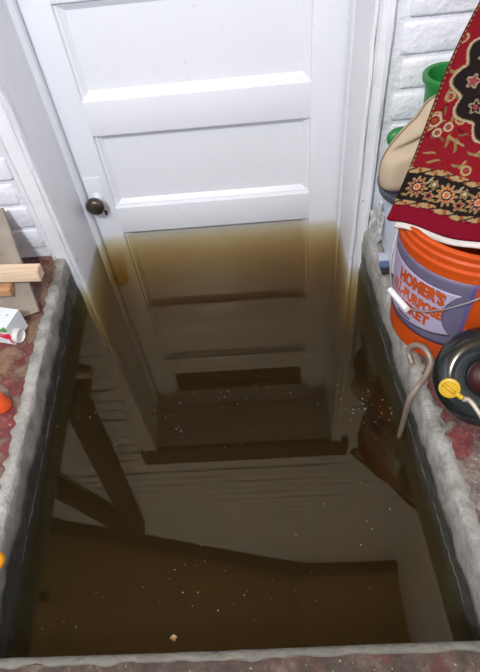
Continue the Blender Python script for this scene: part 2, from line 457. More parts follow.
# ------------------------------------------------------------------ flood water
def mat_water():
    m = N('flood_water'); t = m.t; t.nodes.remove(m.b)
    geo = m.n('ShaderNodeNewGeometry'); fr = m.n('ShaderNodeFresnel')
    ior = m.n('ShaderNodeMix', data_type='FLOAT'); ior.inputs[2].default_value = 1.46; ior.inputs[3].default_value = 0.685
    m.l(geo.outputs['Backfacing'], ior.inputs[0]); m.l(ior.outputs[0], fr.inputs['IOR'])
    tr = m.n('ShaderNodeBsdfTransparent'); gl = m.n('ShaderNodeBsdfGlossy'); gl.inputs['Roughness'].default_value = 0.0; gl.inputs['Color'].default_value = (1.0, 0.87, 0.57, 1)
    mx = m.n('ShaderNodeMixShader'); m.l(fr.outputs[0], mx.inputs[0]); m.l(tr.outputs[0], mx.inputs[1]); m.l(gl.outputs[0], mx.inputs[2])
    m.l(mx.outputs[0], m.out.inputs['Surface'])
    ab = m.n('ShaderNodeVolumeAbsorption'); ab.inputs['Color'].default_value = (0.655, 0.49, 0.03, 1); ab.inputs['Density'].default_value = 8.6
    sc = m.n('ShaderNodeVolumeScatter'); sc.inputs['Color'].default_value = (1.0, 0.80, 0.48, 1); sc.inputs['Density'].default_value = 0.33
    ad = m.n('ShaderNodeAddShader'); m.l(ab.outputs[0], ad.inputs[0]); m.l(sc.outputs[0], ad.inputs[1])
    m.l(ad.outputs[0], m.out.inputs['Volume']); return m.m
def prism(P, z0, z1):
    k = len(P); V = [(x, y, z) for z in (z0, z1) for x, y in P]
    return V, [tuple(range(k)), tuple(range(2*k-1, k-1, -1))] + [(i, (i+1) % k, k+(i+1) % k, k+i) for i in range(k)]
e = 0.006
V, F = prism([(xl(0.152)-e, 0.152), (xr(0.152)+e, 0.152), (xr(Y_WALL)+e, Y_WALL), (X1, Y_WALL), (X1, Y_DOOR+0.02),
              (X0, Y_DOOR+0.02), (X0, Y_WALL), (xl(Y_WALL)-e, Y_WALL)], -0.858, 0.0)
water = mesh('flood_water', V, F, mat_water())
tag(water, 'still murky brown flood water filling the pit up to the door', 'water', kind='stuff')

# ------------------------------------------------------------------ floating specks
def specks():
    V, F = [], []; r = random.Random(3)
    def chip(x, y, s):
        n = len(V); k = r.randint(4, 6); a0 = r.uniform(0, 6.28)
        for z in (-0.0004, 0.0012):
            for i in range(k):
                a = a0+6.283*i/k; q = s*r.uniform(0.5, 1.0); V.append((x+q*math.cos(a), y+0.8*q*math.sin(a), z))
        F.append(tuple(n+i for i in range(k))); F.append(tuple(n+k+i for i in range(k)))
        for i in range(k): F.append((n+i, n+(i+1) % k, n+k+(i+1) % k, n+k+i))
    for _ in range(230):
        y = r.uniform(0.19, 1.30); x = r.uniform(-0.47, 0.25)
        if nz(x, y, 2, 5) < -0.05: continue
        chip(x, y, r.choice((0.0007, 0.0009, 0.0011, 0.0016)))
    for cx, cy, n, sp in ((-0.05, 0.80, 22, 0.14), (0.235, 0.66, 26, 0.05), (-0.30, 0.62, 12, 0.10), (-0.18, 0.26, 8, 0.06)):
        for _ in range(n): chip(r.gauss(cx, sp), r.gauss(cy, sp*0.6), r.choice((0.0009, 0.0012, 0.0018)))
    return V, F
V, F = specks()
V = [v for v in V]
tag(mesh('floating_specks', V, F, plain('speck_chaff', (0.50, 0.45, 0.36), 0.7, 0.4, 300)), 'pale specks of chaff floating all over the brown water', 'debris', kind='stuff')
def scrap(x, y, s, seed):
    V = [(x, y, 0.0035)]; k = 11
    for i in range(k):
        a = 6.283*i/k; q = s*(0.55+0.6*abs(nz(seed, i*1.7, 3)))*(1.3 if i % 3 == 0 else 0.8)
        V.append((x+q*math.cos(a), y+q*math.sin(a)*0.7, 0.0006+0.002*abs(nz(i, seed, 5))))
    o = mesh('leaf_scrap', V, [(0, 1+i, 1+(i+1) % k) for i in range(k)], plain('dry_leaf', (0.50, 0.33, 0.14), 0.7, 0.3, 90))
    m = o.modifiers.new('t', 'SOLIDIFY'); m.thickness = 0.0008; return o
tag(scrap(-0.205, 0.196, 0.010, 4), 'dry yellowish leaf scrap floating near the front edge of the pit', 'leaf')

# ------------------------------------------------------------------ timber frame left of the door (seen mirrored in the water)
tb = empty('timber_bracket', (-0.80, 1.10, 0.108), 'dark timber bracket on the brick wall left of the door, mirrored in the water', 'bracket')
at = (-0.80, 1.10, 0.108)
beam('upright', (-0.735, 1.10, 0.40), (-0.825, 1.10, 1.90), 0.085, 0.07, M_DARKWOOD, tb, at)
beam('brace', (-1.36, 1.10, 0.55), (-0.86, 1.10, 1.86), 0.09, 0.06, M_DARKWOOD, tb, at)
beam('rail', (-1.44, 1.10, 0.46), (-0.665, 1.10, 0.46), 0.05, 0.07, M_DARKWOOD, tb, at)

# ------------------------------------------------------------------ orange bucket
BX, BY, ZB = 0.41, 0.79, 0.1325
at = (BX, BY, ZB)
bucket = empty('bucket', at, 'orange plastic bucket with a lavender printed label, under the rug', 'bucket')
def rb(z): return 0.131+z*(0.019/0.32)
def mat_orange():
    m = N('orange_plastic')
    c = m.mix(m.noise(14, 4), (0.50, 0.060, 0.004), (0.58, 0.080, 0.009))
    mp = m.n('ShaderNodeMapping'); mp.inputs['Scale'].default_value = (1, 1, 0.4); m.l(m.pos(), mp.inputs['Vector'])
    sc = m.ramp(m.noise(60, 6, 0.7, mp.outputs[0]), (0.62, 0.0), (0.68, 1.0))
    c = m.mix(m.math('MULTIPLY', sc, 0.45), c, (0.62, 0.40, 0.28)); m.color(c); m.rough(0.38); return m.m
M_ORANGE = mat_orange()
H = 0.312
prof = [(0.02, 0.004), (rb(0)-0.006, 0.004), (rb(0)-0.003, 0.0), (rb(0), 0.003)]
z = 0.01
while z < 0.262: prof.append((rb(z), z)); z += 0.02
prof += [(rb(.262), .262), (rb(.264)+.005, .265), (rb(.27)+.005, .271), (rb(.272), .274), (rb(.283), .283), (rb(.284)+.005, .285), (rb(.29)+.005, .291), (rb(.292)+.001, .294),
         (rb(.302)+.001, .302), (rb(.303)+.006, .304), (rb(H)+.006, H-.002), (rb(H)+.003, H), (rb(H)-.003, H), (rb(H)-.004, H-.004), (rb(.15)-.004, .15), (rb(0.02)-.004, .01), (0.02, 0.008)]
V, F = lathe_geo(prof, 96, (0, 0, 0), 'loop')
mesh('body', V, F, M_ORANGE, bucket, smooth_angle=40)
def wrap(az, z, d): a = math.radians(az); r = rb(z)+d; return (r*math.cos(a), r*math.sin(a), z)
def patch(name, fa0, fa1, z0, z1, d, mat, parent, n=40, m=16):
    V, F = [], []
    for j in range(m+1):
        t = j/m
        for i in range(n+1):
            s_ = i/n; V.append((s_, t))
    P = []
    for s_, t in V:
        z = z0(s_)+(z1(s_)-z0(s_))*t
        a = fa0(t)+(fa1(t)-fa0(t))*s_; P.append(wrap(a, z, d))
    for j in range(m):
        for i in range(n): F.append((j*(n+1)+i, j*(n+1)+i+1, (j+1)*(n+1)+i+1, (j+1)*(n+1)+i))
    o = mesh(name, P, F, mat, parent, smooth=True)
    sd = o.modifiers.new('t', 'SOLIDIFY'); sd.thickness = 0.0004; sd.offset = 1; return o
C_ = lambda v: (lambda t: v)
M_LAB = plain('label_purple', (0.135, 0.115, 0.19), 0.45, 0.15, 60)
M_LAV = plain('label_lavender', (0.42, 0.36, 0.50), 0.45, 0.06, 60)
M_BLUE = plain('label_blue', (0.06, 0.10, 0.34), 0.4)
M_INK = plain('label_ink', (0.05, 0.035, 0.09), 0.5)
M_LETTER = plain('letter_orange', (0.50, 0.075, 0.008), 0.45)
lab = patch('label', C_(168), C_(253), C_(0.060), C_(0.245), 0.0004, M_LAB, bucket); lab['label'] = 'purple and lavender printed label'
for q in (252.2, 254.0):
    patch('label_edge', C_(q-0.5), C_(q+0.5), C_(0.060), C_(0.245), 0.0008, M_BLUE, lab, 4, 16)
edge_r = lambda t: 246.5-10.5*math.sin(math.pi*min(1, max(0, t)))**0.8
ztop = lambda s_: 0.216-0.004*s_; zbot = lambda s_: 0.074+0.022*s_*s_
patch('label_outline', lambda t: 173.4, lambda t: edge_r(t)+0.7, lambda s_: zbot(s_)-0.002, lambda s_: ztop(s_)+0.002, 0.0009, M_INK, lab, 50, 24)
patch('label_panel', lambda t: 174, edge_r, zbot, ztop, 0.0014, M_LAV, lab, 50, 24)
def text_geo(txt, az0, az1, zc0, zc1, h, bold, d):
    cu = bpy.data.curves.new('lettering', 'FONT'); cu.body = txt; cu.size = 1.0; cu.offset = bold; cu.resolution_u = 3
    ob = bpy.data.objects.new('lettering', cu); COL.objects.link(ob)
    bpy.context.view_layer.update()
    me = bpy.data.meshes.new_from_object(ob.evaluated_get(bpy.context.evaluated_depsgraph_get()))
    bpy.data.objects.remove(ob); bpy.data.curves.remove(cu)
    vs = [v.co.copy() for v in me.vertices]; fs = [tuple(p.vertices) for p in me.polygons]; bpy.data.meshes.remove(me)
    x0 = min(v.x for v in vs); x1 = max(v.x for v in vs); y0 = min(v.y for v in vs); y1 = max(v.y for v in vs)
    out = []
    for v in vs:
        s_ = (v.x-x0)/(x1-x0); t = (v.y-y0)/(y1-y0)
        arch = 0.006*math.sin(math.pi*s_)
        out.append(wrap(az0+(az1-az0)*s_, zc0+(zc1-zc0)*s_+arch+(t-0.5)*h, d))
    return out, fs
for txt, a0, a1, z0_, z1_, h in (("HOMER'S", 191, 236, 0.184, 0.189, 0.036), ("ALL-PURPOSE", 180, 237, 0.143, 0.147, 0.031), ("BUCKET", 187, 228, 0.106, 0.115, 0.030)):
    V, F = text_geo(txt, a0-0.5, a1+0.5, z0_, z1_, h+0.0035, 0.090, 0.0018)
    mesh('lettering_outline', V, F, M_INK, lab)  # dark printed outline behind the orange letters
    V, F = text_geo(txt, a0, a1, z0_, z1_, h, 0.062, 0.0023)
    mesh('lettering', V, F, M_LETTER, lab)
for i in range(11):                                     # a small dark unreadable line of print
    a = 194+i*1.55; patch('small_print', C_(a), C_(a+1.15), C_(0.0835+i*0.0003), C_(0.0885+i*0.0003+(0.001 if i % 3 else 0)), 0.0018, M_INK, lab, 2, 2)
# bail with white grip and ears
ZE = 0.275
def bail(t):
    az = 106+180*t; z = ZE-0.155*math.sin(math.pi*t)**1.5
    a = math.radians(az); r = rb(z)+0.009-0.0005*math.sin(math.pi*t); return (r*math.cos(a), r*math.sin(a), z)
M_WIRE = plain('wire', (0.55, 0.55, 0.56), 0.3, 0.1, metal=0.9)
hd = mesh('handle', *tube_geo([bail(t) for t in np.linspace(0, 1, 60)], 0.0018, 8), M_WIRE, bucket, smooth=True)
g0, g1 = Vector(bail(0.44)), Vector(bail(0.585)); g2 = Vector((math.cos(math.radians(198)), math.sin(math.radians(198)), 0))*0.006
V, F = tube_geo([g0+g2, g0.lerp(g1, 0.5)+g2, g1+g2], 0.0066, 16)
mesh('grip', V, F, plain('grip_white', (0.80, 0.80, 0.80), 0.4, 0.05), hd, smooth_angle=50)['label'] = 'white handle grip'
for az in (106, 286):
    a = math.radians(az); r = rb(ZE); c = Vector((r*math.cos(a), r*math.sin(a), ZE)); n = Vector((math.cos(a), math.sin(a), 0))
    mesh('ear', *tube_geo([c-n*0.002, c+n*0.010, c+n*0.012], 0.014, 20), M_ORANGE, bucket, smooth_angle=40)

# ------------------------------------------------------------------ red patterned rug
RA = np.array([0.236, 0.775, 0.432]); RH = np.array([0.6927, -0.6927, 0.2008]); RE = np.array([0.4376, 0.6250, 0.6465]); RN = np.array([-0.5733, -0.3600, 0.7360])
UM, VM = 0.30, 0.53
NU, NV = 200, 350
uu = np.linspace(0, UM, NU); vv = np.linspace(0, VM, NV); U, Vv = np.meshgrid(uu, vv)
def rug_pos(U, Vv, off):
    w = 0.005*np.sin(U*28+1.0)*np.exp(-Vv*7) + 0.004*np.sin(Vv*22+U*9) + 0.007*np.sin(U*11+2.5)*np.clip(Vv*3, 0, 1)
    drop = -0.05*np.clip((U-0.19)/0.11, 0, 1)**2          # the far end sags down behind
    u2 = U + 0.006*np.sin(Vv*17+0.4)*(1-U/UM) - 0.004
    v2 = Vv + 0.003*np.sin(U*40)
    P = RA + u2[..., None]*RH + v2[..., None]*RE + (w+off)[..., None]*RN
    P[..., 2] += drop; return P
def rug_color():
    red = np.array([0.40, 0.018, 0.030]); crim = np.array([0.36, 0.010, 0.035]); blk = np.array([0.022, 0.014, 0.014]); bei = np.array([0.56, 0.38, 0.17])
    cream = np.array([0.62, 0.50, 0.32]); pink = np.array([0.50, 0.10, 0.10]); orange = np.array([0.60, 0.14, 0.05]); olive = np.array([0.24, 0.17, 0.06]); dred = np.array([0.22, 0.008, 0.02])
    rg = np.random.RandomState(5)
    red, crim, pink, orange, dred = (c*0.42 for c in (red, crim, pink, orange, dred)); orange = orange*1.5; bei, cream, olive = bei*0.55, cream*0.6, olive*0.5; blk = blk*0.6
    C = np.empty(U.shape+(3,)); C[:] = red
    def put(mask, c): C[mask] = c
    def disc(u, v, r): return (U-u)**2+(Vv-v)**2 < r*r
    def ring(u, v, r, w): d = np.hypot(U-u, Vv-v); return np.abs(d-r) < w
    def flower(u, v, r, petals, a0, outer, mid, core):
        d = np.hypot(U-u, Vv-v); a = np.arctan2(Vv-v, U-u)+a0; e = r*(0.80+0.20*np.cos(a*petals))
        put(d < e, outer); put(d < e*0.72, mid); put((d < e*0.9) & (np.abs(np.sin(a*petals/2)) < 0.16) & (d > r*0.3), blk*0.5+mid*0.5); put(d < r*0.32, core)
    def leaf(u, v, L, w, ang, c):
        x = (U-u)*math.cos(ang)+(Vv-v)*math.sin(ang); y = -(U-u)*math.sin(ang)+(Vv-v)*math.cos(ang)
        put((np.abs(x) < L) & (np.abs(y-0.25*L*np.sin(x/L*2)) < w*np.sqrt(np.clip(1-(x/L)**2, 0, 1))), c)
    # field: scattered motifs
    for _ in range(150):
        u, v = rg.uniform(0.004, UM), rg.uniform(0.106, VM)
        k = rg.randint(5); a = rg.uniform(0, 6.28)
        if k == 0: put(ring(u, v, 0.0075, 0.0018), bei); put(disc(u, v, 0.003), pink)
        elif k == 1: leaf(u, v, 0.013, 0.0028, a, olive*1.4); leaf(u+0.006, v+0.005, 0.009, 0.0022, a+1.1, bei*0.8)
        elif k == 2: leaf(u, v, 0.012, 0.0022, a, bei*0.7)
        elif k == 3: leaf(u, v, 0.010, 0.0026, a, dred); leaf(u+0.004, v-0.004, 0.008, 0.002, a+0.9, olive)
        else: flower(u, v, 0.009, 6, a, bei*0.8, orange*0.8, dred)
    for u, v, r in ((0.014, 0.186, 0.0105), (0.042, 0.176, 0.0068), (0.026, 0.164, 0.0065)):
        put(disc(u, v, r+0.002), red); put(ring(u, v, r, 0.0018), cream*0.9); put(disc(u, v, r*0.5), orange*0.5)
    # black medallion with scalloped beige outline
    mu, mv = 0.140, 0.275; d = np.hypot(U-mu, (Vv-mv)*1.05); a = np.arctan2(Vv-mv, U-mu)
    e = 0.106+0.011*np.abs(np.sin(a*6+0.5))+0.004*np.sin(a*12)
    put(d < e+0.006, cream*0.85); put(d < e+0.0015, olive*0.8); put(d < e-0.0005, blk)
    for k in range(12):
        t = k*math.pi/6+0.2; flower(mu+0.086*math.cos(t), mv+0.086*math.sin(t), 0.0135, 5, k, cream*0.7, blk if k % 2 else pink, pink)
        t += 0.26; flower(mu+0.062*math.cos(t), mv+0.062*math.sin(t), 0.0125, 6, k, bei*0.6, pink*0.8, cream)
    for k in range(8):
        t = k*math.pi/4; flower(mu+0.032*math.cos(t), mv+0.032*math.sin(t), 0.013, 5, k, bei, crim, cream)
    # left selvage and border bands
    sel = 0.0065
    put((U < sel), dred); put((U > sel*0.45) & (U < sel*0.8) & (np.sin(Vv*700) > -0.2), bei*0.6)
    wv = 0.0025*np.sin(U*60)+0.0016*np.sin(U*170)
    V3 = Vv+wv*0.6
    b = (V3 > 0.029) & (V3 < 0.099); put(b, blk)
    for lo, hi in ((0.029, 0.0385), (0.0890, 0.0990)):
        m = (V3 > lo) & (V3 < hi); put(m, bei*0.9)
        put(m & (np.sin(U*230+Vv*300)+0.5*np.sin(U*610) > 0.55), orange*0.55); put(m & (np.sin(U*190-Vv*420+2) > 0.80), blk*2)
    for k in range(6):
        u = 0.030+k*0.0560
        flower(u, 0.063, 0.0205, 11, k, bei*0.9, orange if k % 2 else crim*1.3, cream)
        put(ring(u, 0.063, 0.008, 0.0012), blk); put(disc(u, 0.063, 0.0045), orange)
        flower(u+0.028, 0.073, 0.0098, 5, k, bei*0.75, olive, cream); flower(u+0.027, 0.052, 0.0105, 5, k+1, bei*0.8, pink, blk)
        leaf(u+0.0185, 0.079, 0.007, 0.0022, 0.8, cream*0.7); leaf(u-0.018, 0.047, 0.007, 0.0022, -0.6, olive*1.5)
    put(V3 <= 0.029, crim); put((V3 > 0.0275) & (V3 <= 0.0295), dred)
    C *= (0.93+0.14*rg.rand(*U.shape))[..., None]
    return C
def rug():
    root = empty('rug', (0.24, 0.78, 0.432), 'red patterned oriental rug draped over the orange bucket', 'rug')
    P = rug_pos(U, Vv, np.full(U.shape, 0.012)).reshape(-1, 3); Q = rug_pos(U, Vv, np.full(U.shape, 0.0)).reshape(-1, 3)
    idx = np.arange(NU*NV).reshape(NV, NU)
    quads = np.stack([idx[:-1, :-1], idx[:-1, 1:], idx[1:, 1:], idx[1:, :-1]], -1).reshape(-1, 4)
    me = bpy.data.meshes.new('pile'); o = np.array((0.24, 0.78, 0.432))
    # top sheet and edge skirt in one mesh
    rim = np.concatenate([idx[0, :], idx[1:, -1], idx[-1, -2::-1], idx[-2:0:-1, 0]])
    n0 = NU*NV; lowr = Q[rim]
    n = len(rim); k = np.arange(n)
    skirt = np.stack([rim[k], n0+k, n0+(k+1) % n, rim[(k+1) % n]], -1)
    AllV = np.concatenate([P, lowr])-o; faces = np.concatenate([quads, skirt])
    me.from_pydata(AllV.tolist(), [], faces.tolist()); me.update()
    ca = me.color_attributes.new('pattern', 'FLOAT_COLOR', 'POINT')
    Cc = rug_color().reshape(-1, 3); Cc = np.concatenate([Cc, Cc[rim]])
    ca.data.foreach_set('color', np.concatenate([Cc, np.ones((len(Cc), 1))], 1).ravel())
    me.polygons.foreach_set('use_smooth', [True]*len(me.polygons))
    m = N('rug_pile'); at_ = m.n('ShaderNodeAttribute'); at_.attribute_name = 'pattern'
    m.color(at_.outputs['Color']); m.rough(0.95); m.bump(m.noise(420, 2), 0.0015)
    m.b.inputs['Specular IOR Level'].default_value = 0.05
    me.materials.append(m.m)
    link(bpy.data.objects.new('pile', me), root)
    # pale backing folded under the hem, showing as a cream edge
    us = np.linspace(0.012, UM-0.01, 50); vs = np.linspace(-0.009, 0.30, 40); U2, V2 = np.meshgrid(us, vs)
    a = rug_pos(U2, V2, np.full(U2.shape, -0.003)+0.0025*np.sin(U2*50)).reshape(-1, 3)-o; b = rug_pos(U2, V2, np.full(U2.shape, -0.010)+0.0025*np.sin(U2*50)).reshape(-1, 3)-o
    id2 = np.arange(50*40).reshape(40, 50); q = np.stack([id2[:-1, :-1], id2[:-1, 1:], id2[1:, 1:], id2[1:, :-1]], -1).reshape(-1, 4)
    rim = np.concatenate([id2[0, :], id2[1:, -1], id2[-1, -2::-1], id2[-2:0:-1, 0]]); n = len(rim); k = np.arange(n)
    sk = np.stack([rim[k], 2000+rim[k], 2000+rim[(k+1) % n], rim[(k+1) % n]], -1)
    ob = mesh('backing', np.concatenate([a, b]).tolist(), [tuple(map(int, f)) for f in np.concatenate([q, q+2000, sk])], plain('rug_backing', (0.66, 0.60, 0.54), 0.9, 0.15, 60, bump=0.001, bscale=400), root, smooth=True)
    ob['label'] = 'cream backing showing under the hem'
    return root
rug()

# ------------------------------------------------------------------ things by the right brick wall
wb = empty('storage_box', (0.46, 1.04, 0.131), 'white lidded box on the floor behind the bucket', 'box'); at = (0.46, 1.04, 0.131)
M_WBOX = plain('box_white', (0.62, 0.65, 0.74), 0.4, 0.08, 20)
box('body', (0.310, 0.948, 0.131), (0.60, 1.125, 0.302), M_WBOX, wb, 0.008, at)
box('lid', (0.303, 0.943, 0.300), (0.607, 1.132, 0.321), M_WBOX, wb, 0.006, at)
tray = mesh('plant_tray', *lathe_geo([(0.01, 0.0), (0.080, 0.0), (0.088, 0.004), (0.094, 0.022), (0.090, 0.024), (0.084, 0.008), (0.01, 0.006)], 56, (0, 0, 0), 'loop'), plain('tray_grey', (0.085, 0.09, 0.115), 0.5, 0.15), smooth_angle=40)
tray.location = (0.362, 1.025, 0.3215); tag(tray, 'dark grey shallow round tray under the beige cushion', 'tray')
def basin():
    at = (0.402, 1.078, 0.328)
    root = empty('tub', at, 'green plastic tub with a loop handle behind the beige cushion', 'tub')
    grn = plain('green_plastic', (0.018, 0.20, 0.038), 0.38, 0.15, 20)
    prof = [(0.01, 0.0), (0.030, 0.0), (0.034, 0.004), (0.048, 0.213), (0.056, 0.216), (0.057, 0.226), (0.053, 0.229), (0.046, 0.227), (0.044, 0.220), (0.031, 0.010), (0.01, 0.006)]
    V, F = lathe_geo(prof, 56, (0, 0, 0), 'loop')
    b = mesh('body', V, F, grn, root, smooth_angle=45); b.location = (0.0, 0.0, 0.0)
    pts = spline([(0.362, 1.078, 0.40), (0.325, 1.072, 0.405), (0.304, 1.068, 0.418), (0.297, 1.066, 0.434), (0.310, 1.068, 0.442), (0.340, 1.072, 0.440), (0.358, 1.076, 0.435)], 8)
    mesh('handle', *tube_geo(pts, 0.012, 14), grn, root, smooth=True, at=at)
basin()
def cushion():
    out = [(0.362, 0.525), (0.349, 0.512), (0.338, 0.490), (0.320, 0.470), (0.300, 0.445), (0.284, 0.420), (0.274, 0.395), (0.272, 0.365), (0.277, 0.337), (0.292, 0.322), (0.33, 0.318), (0.39, 0.320), (0.43, 0.335), (0.445, 0.38), (0.44, 0.44), (0.425, 0.49), (0.40, 0.52), (0.378, 0.530)]
    sp = spline([(x, 0, z) for x, z in out+[out[0]]], 5)[:-1]; k = len(sp); kk = 0.955; sp = [Vector((p.x*kk, 0, 1.041+(p.z-1.041)*kk)) for p in sp]; c = Vector((0.340, 0, 0.44)); V, F = [], []
    rings = [1.0, 0.985, 0.95, 0.88, 0.80, 0.72, 0.64, 0.56, 0.48, 0.40, 0.32, 0.24, 0.16, 0.08]
    for side in (-1, 1):
        for s_ in rings:
            for p in sp:
                q = c+(p-c)*s_; bulge = 0.034*(1-s_**5)**0.6
                z = q.z-0.55*(q.x-0.30); crease = 0.020*math.exp(-((z-0.458)/0.011)**2)*(1-s_**8)
                wr = 0.0015*nz(q.x, side, q.z, 30)
                V.append((q.x, 0.990+side*(bulge-(crease if side < 0 else 0)+wr)+0.035*(q.z-0.32), q.z))
    m = len(rings)
    for b in (0, m):
        for j in range(m-1):
            for i in range(k): F.append(((b+j)*k+i, (b+j)*k+(i+1) % k, (b+j+1)*k+(i+1) % k, (b+j+1)*k+i))
        F.append(tuple((b+m-1)*k+i for i in range(k)))
    for i in range(k): F.append((i, (i+1) % k, m*k+(i+1) % k, m*k+i))
    root = empty('cushion', (0.340, 0.990, 0.330), 'beige cushion with a crease, slumped between brick wall and red rug', 'cushion'); at = (0.340, 0.990, 0.330)
    mesh('cover', V, F, plain('beige_cloth', (0.50, 0.40, 0.275), 0.85, 0.08, 40, bump=0.0006, bscale=500), root, smooth=True, at=at)
    pip = [(p.x, 0.990+0.035*(p.z-0.32), p.z) for p in sp]
    mesh('piping', *tube_geo(pip+[pip[0]], 0.0022, 8), plain('piping_brown', (0.24, 0.17, 0.12), 0.8), root, smooth=True, at=at)
cushion()
def crumple(name, c, s, seed, mat, label, cat):
    bm = bmesh.new(); bmesh.ops.create_icosphere(bm, subdivisions=4, radius=1.0)
    for v in bm.verts:
        d = v.co.normalized(); f = 1+0.6*abs(nz(d.x+seed, d.y, d.z, 1.5))-0.5*abs(nz(d.x, d.y+seed, d.z, 2.3))
        v.co = Vector((d.x*f*s[0], d.y*f*s[1], max(-s[2]*0.75, d.z*f*s[2])))
    zmin = min(v.co.z for v in bm.verts)
    for v in bm.verts: v.co.z -= zmin
    me = bpy.data.meshes.new(name); bm.to_mesh(me); bm.free(); me.materials.append(mat)
    o = link(bpy.data.objects.new(name, me)); o.location = c; return tag(o, label, cat)
M_FOIL = plain('grey_plastic_film', (0.46, 0.455, 0.44), 0.4, 0.45, 45, metal=0.0, bump=0.003, bscale=70)
crumple('plastic_film', (0.300, 1.098, 0.131), (0.017, 0.036, 0.052), 2.0, M_FOIL, 'crumpled silvery plastic film on the ledge between door casing and bucket', 'film')
bt = empty('tape_strip', (0.315, 0.985, 0.131), 'blue and white taped strip on the floor behind the bucket', 'strip'); at = (0.315, 0.985, 0.131)
box('strip', (0.288, 0.985, 0.1315), (0.345, 1.015, 0.150), plain('strip_white', (0.45, 0.48, 0.54), 0.5), bt, 0.003, at)
box('tape', (0.287, 0.968, 0.1315), (0.345, 0.985, 0.148), plain('tape_blue', (0.09, 0.14, 0.25), 0.5), bt, 0.003, at)
box('rubber_edge', (0.289, 0.950, 0.1315), (0.345, 0.968, 0.141), plain('rubber_black', (0.02, 0.022, 0.025), 0.6), bt, 0.002, at)

# hose from the bucket foot down into the water
hp = [(0.300, 0.668, 0.136), (0.294, 0.690, 0.150), (0.300, 0.690, 0.172), (0.316, 0.672, 0.184), (0.326, 0.646, 0.172), (0.312, 0.621, 0.155), (0.292, 0.601, 0.146), (0.279, 0.592, 0.115), (0.282, 0.596, 0.05), (0.285, 0.600, -0.05)]
def mat_hose():
    m = N('hose_plastic'); m.color(m.mix(m.noise(60, 4), (0.25, 0.19, 0.145), (0.36, 0.29, 0.235))); m.rough(0.3)
    m.b.inputs['Transmission Weight'].default_value = 0.25; return m.m
tag(mesh('hose', *tube_geo(spline(hp, 8), 0.0062, 14), mat_hose(), smooth=True), 'tan plastic hose looping over the ledge into the water', 'hose')

# ------------------------------------------------------------------ black drum auger with yellow knob
def auger():
    c = Vector((0.394, 0.562, 0.226)); n = Vector((-0.22, -0.62, 0.75)).normalized()
    e1 = Vector((1, 0, 0)); e1 = (e1-n*e1.dot(n)).normalized(); e2 = n.cross(e1)
    at = (0.394, 0.562, 0.131)
    root = empty('drain_auger', at, 'black glossy drum drain auger with a yellow knob, beside the orange bucket', 'drain auger')
    T = lambda V: [tuple(c+e1*v[0]+e2*v[1]+n*v[2]) for v in V]
    RM, r = 0.061, 0.032
    prof = [(RM+r*math.cos(a)*(1.0), r*1.05*math.sin(a)*(1 if math.sin(a) > 0 else 1.2)) for a in np.linspace(0, 2*math.pi, 28, endpoint=False)]
    V, F = lathe_geo(prof, 72, (0, 0, 0), 'loop')
    blk = plain('drum_black', (0.012, 0.014, 0.014), 0.14, 0.2, 20)
    mesh('drum', T(V), F, blk, root, smooth=True, at=at)
    V, F = lathe_geo([(0.005, -0.020), (0.042, -0.020), (0.044, -0.012), (0.028, -0.008), (0.014, 0.004), (0.005, 0.005)], 40)
    mesh('hub', T(V), F, plain('hub_red', (0.05, 0.010, 0.010), 0.35), root, smooth_angle=40, at=at)
    yel = plain('knob_yellow', (0.56, 0.34, 0.012), 0.4, 0.08)
    # knob sits on the near left of the ring
    a = math.radians(186); p = c+(e1*math.cos(a)+e2*math.sin(a))*RM; kn = (n*0.75+(e1*math.cos(a)+e2*math.sin(a))*0.25+Vector((0, -0.35, 0.1))).normalized()
    k1 = kn.orthogonal().normalized(); k2 = kn.cross(k1); b = p+kn*(r-0.002)
    KT = lambda V: [tuple(b+k1*v[0]+k2*v[1]+kn*v[2]) for v in V]
    V, F = lathe_geo([(0.006, -0.004), (0.007, 0.004), (0.0175, 0.005), (0.0190, 0.008), (0.0180, 0.011), (0.0140, 0.012), (0.0125, 0.0105), (0.004, 0.0105)], 36)
    kb = mesh('knob', KT(V), F, yel, root, smooth_angle=40, at=at)
    d = (k1*Vector((1, -0.75, -0.5)).dot(k1)+k2*Vector((1, -0.75, -0.5)).dot(k2)).normalized()
    q = b+kn*0.008
    mesh('knob_tab', *tube_geo([q+d*0.010, q+d*0.026, q+d*0.028], 0.0048, 12), yel, kb, smooth_angle=50, at=(0, 0, 0))
    kb.children[0].location = tuple(-x for x in at)
    g = d.cross(kn)
    mesh('knob_wing', *tube_geo([q+d*(-0.012)+kn*0.004, q+kn*0.006, q+d*0.012+kn*0.004], 0.0034, 10), yel, kb, smooth=True, at=at)
    # coiled cable leaving the hub
    P0 = q+d*0.030; path = spline([P0, P0+Vector((0.012, -0.002, -0.004)), P0+Vector((0.026, -0.022, -0.016)), P0+Vector((0.040, -0.045, -0.030)), P0+Vector((0.075, -0.062, -0.050)), P0+Vector((0.13, -0.06, -0.062))], 26)
    V, F = tube_geo(path, 0.005, 10, lambda t: 0.0046+0.0010*math.sin(t*300))
    mesh('cable', V, F, plain('cable_steel', (0.52, 0.45, 0.36), 0.4, 0.15, 60, metal=0.3), root, smooth=True, at=at)['label'] = 'beige ribbed cable'
auger()

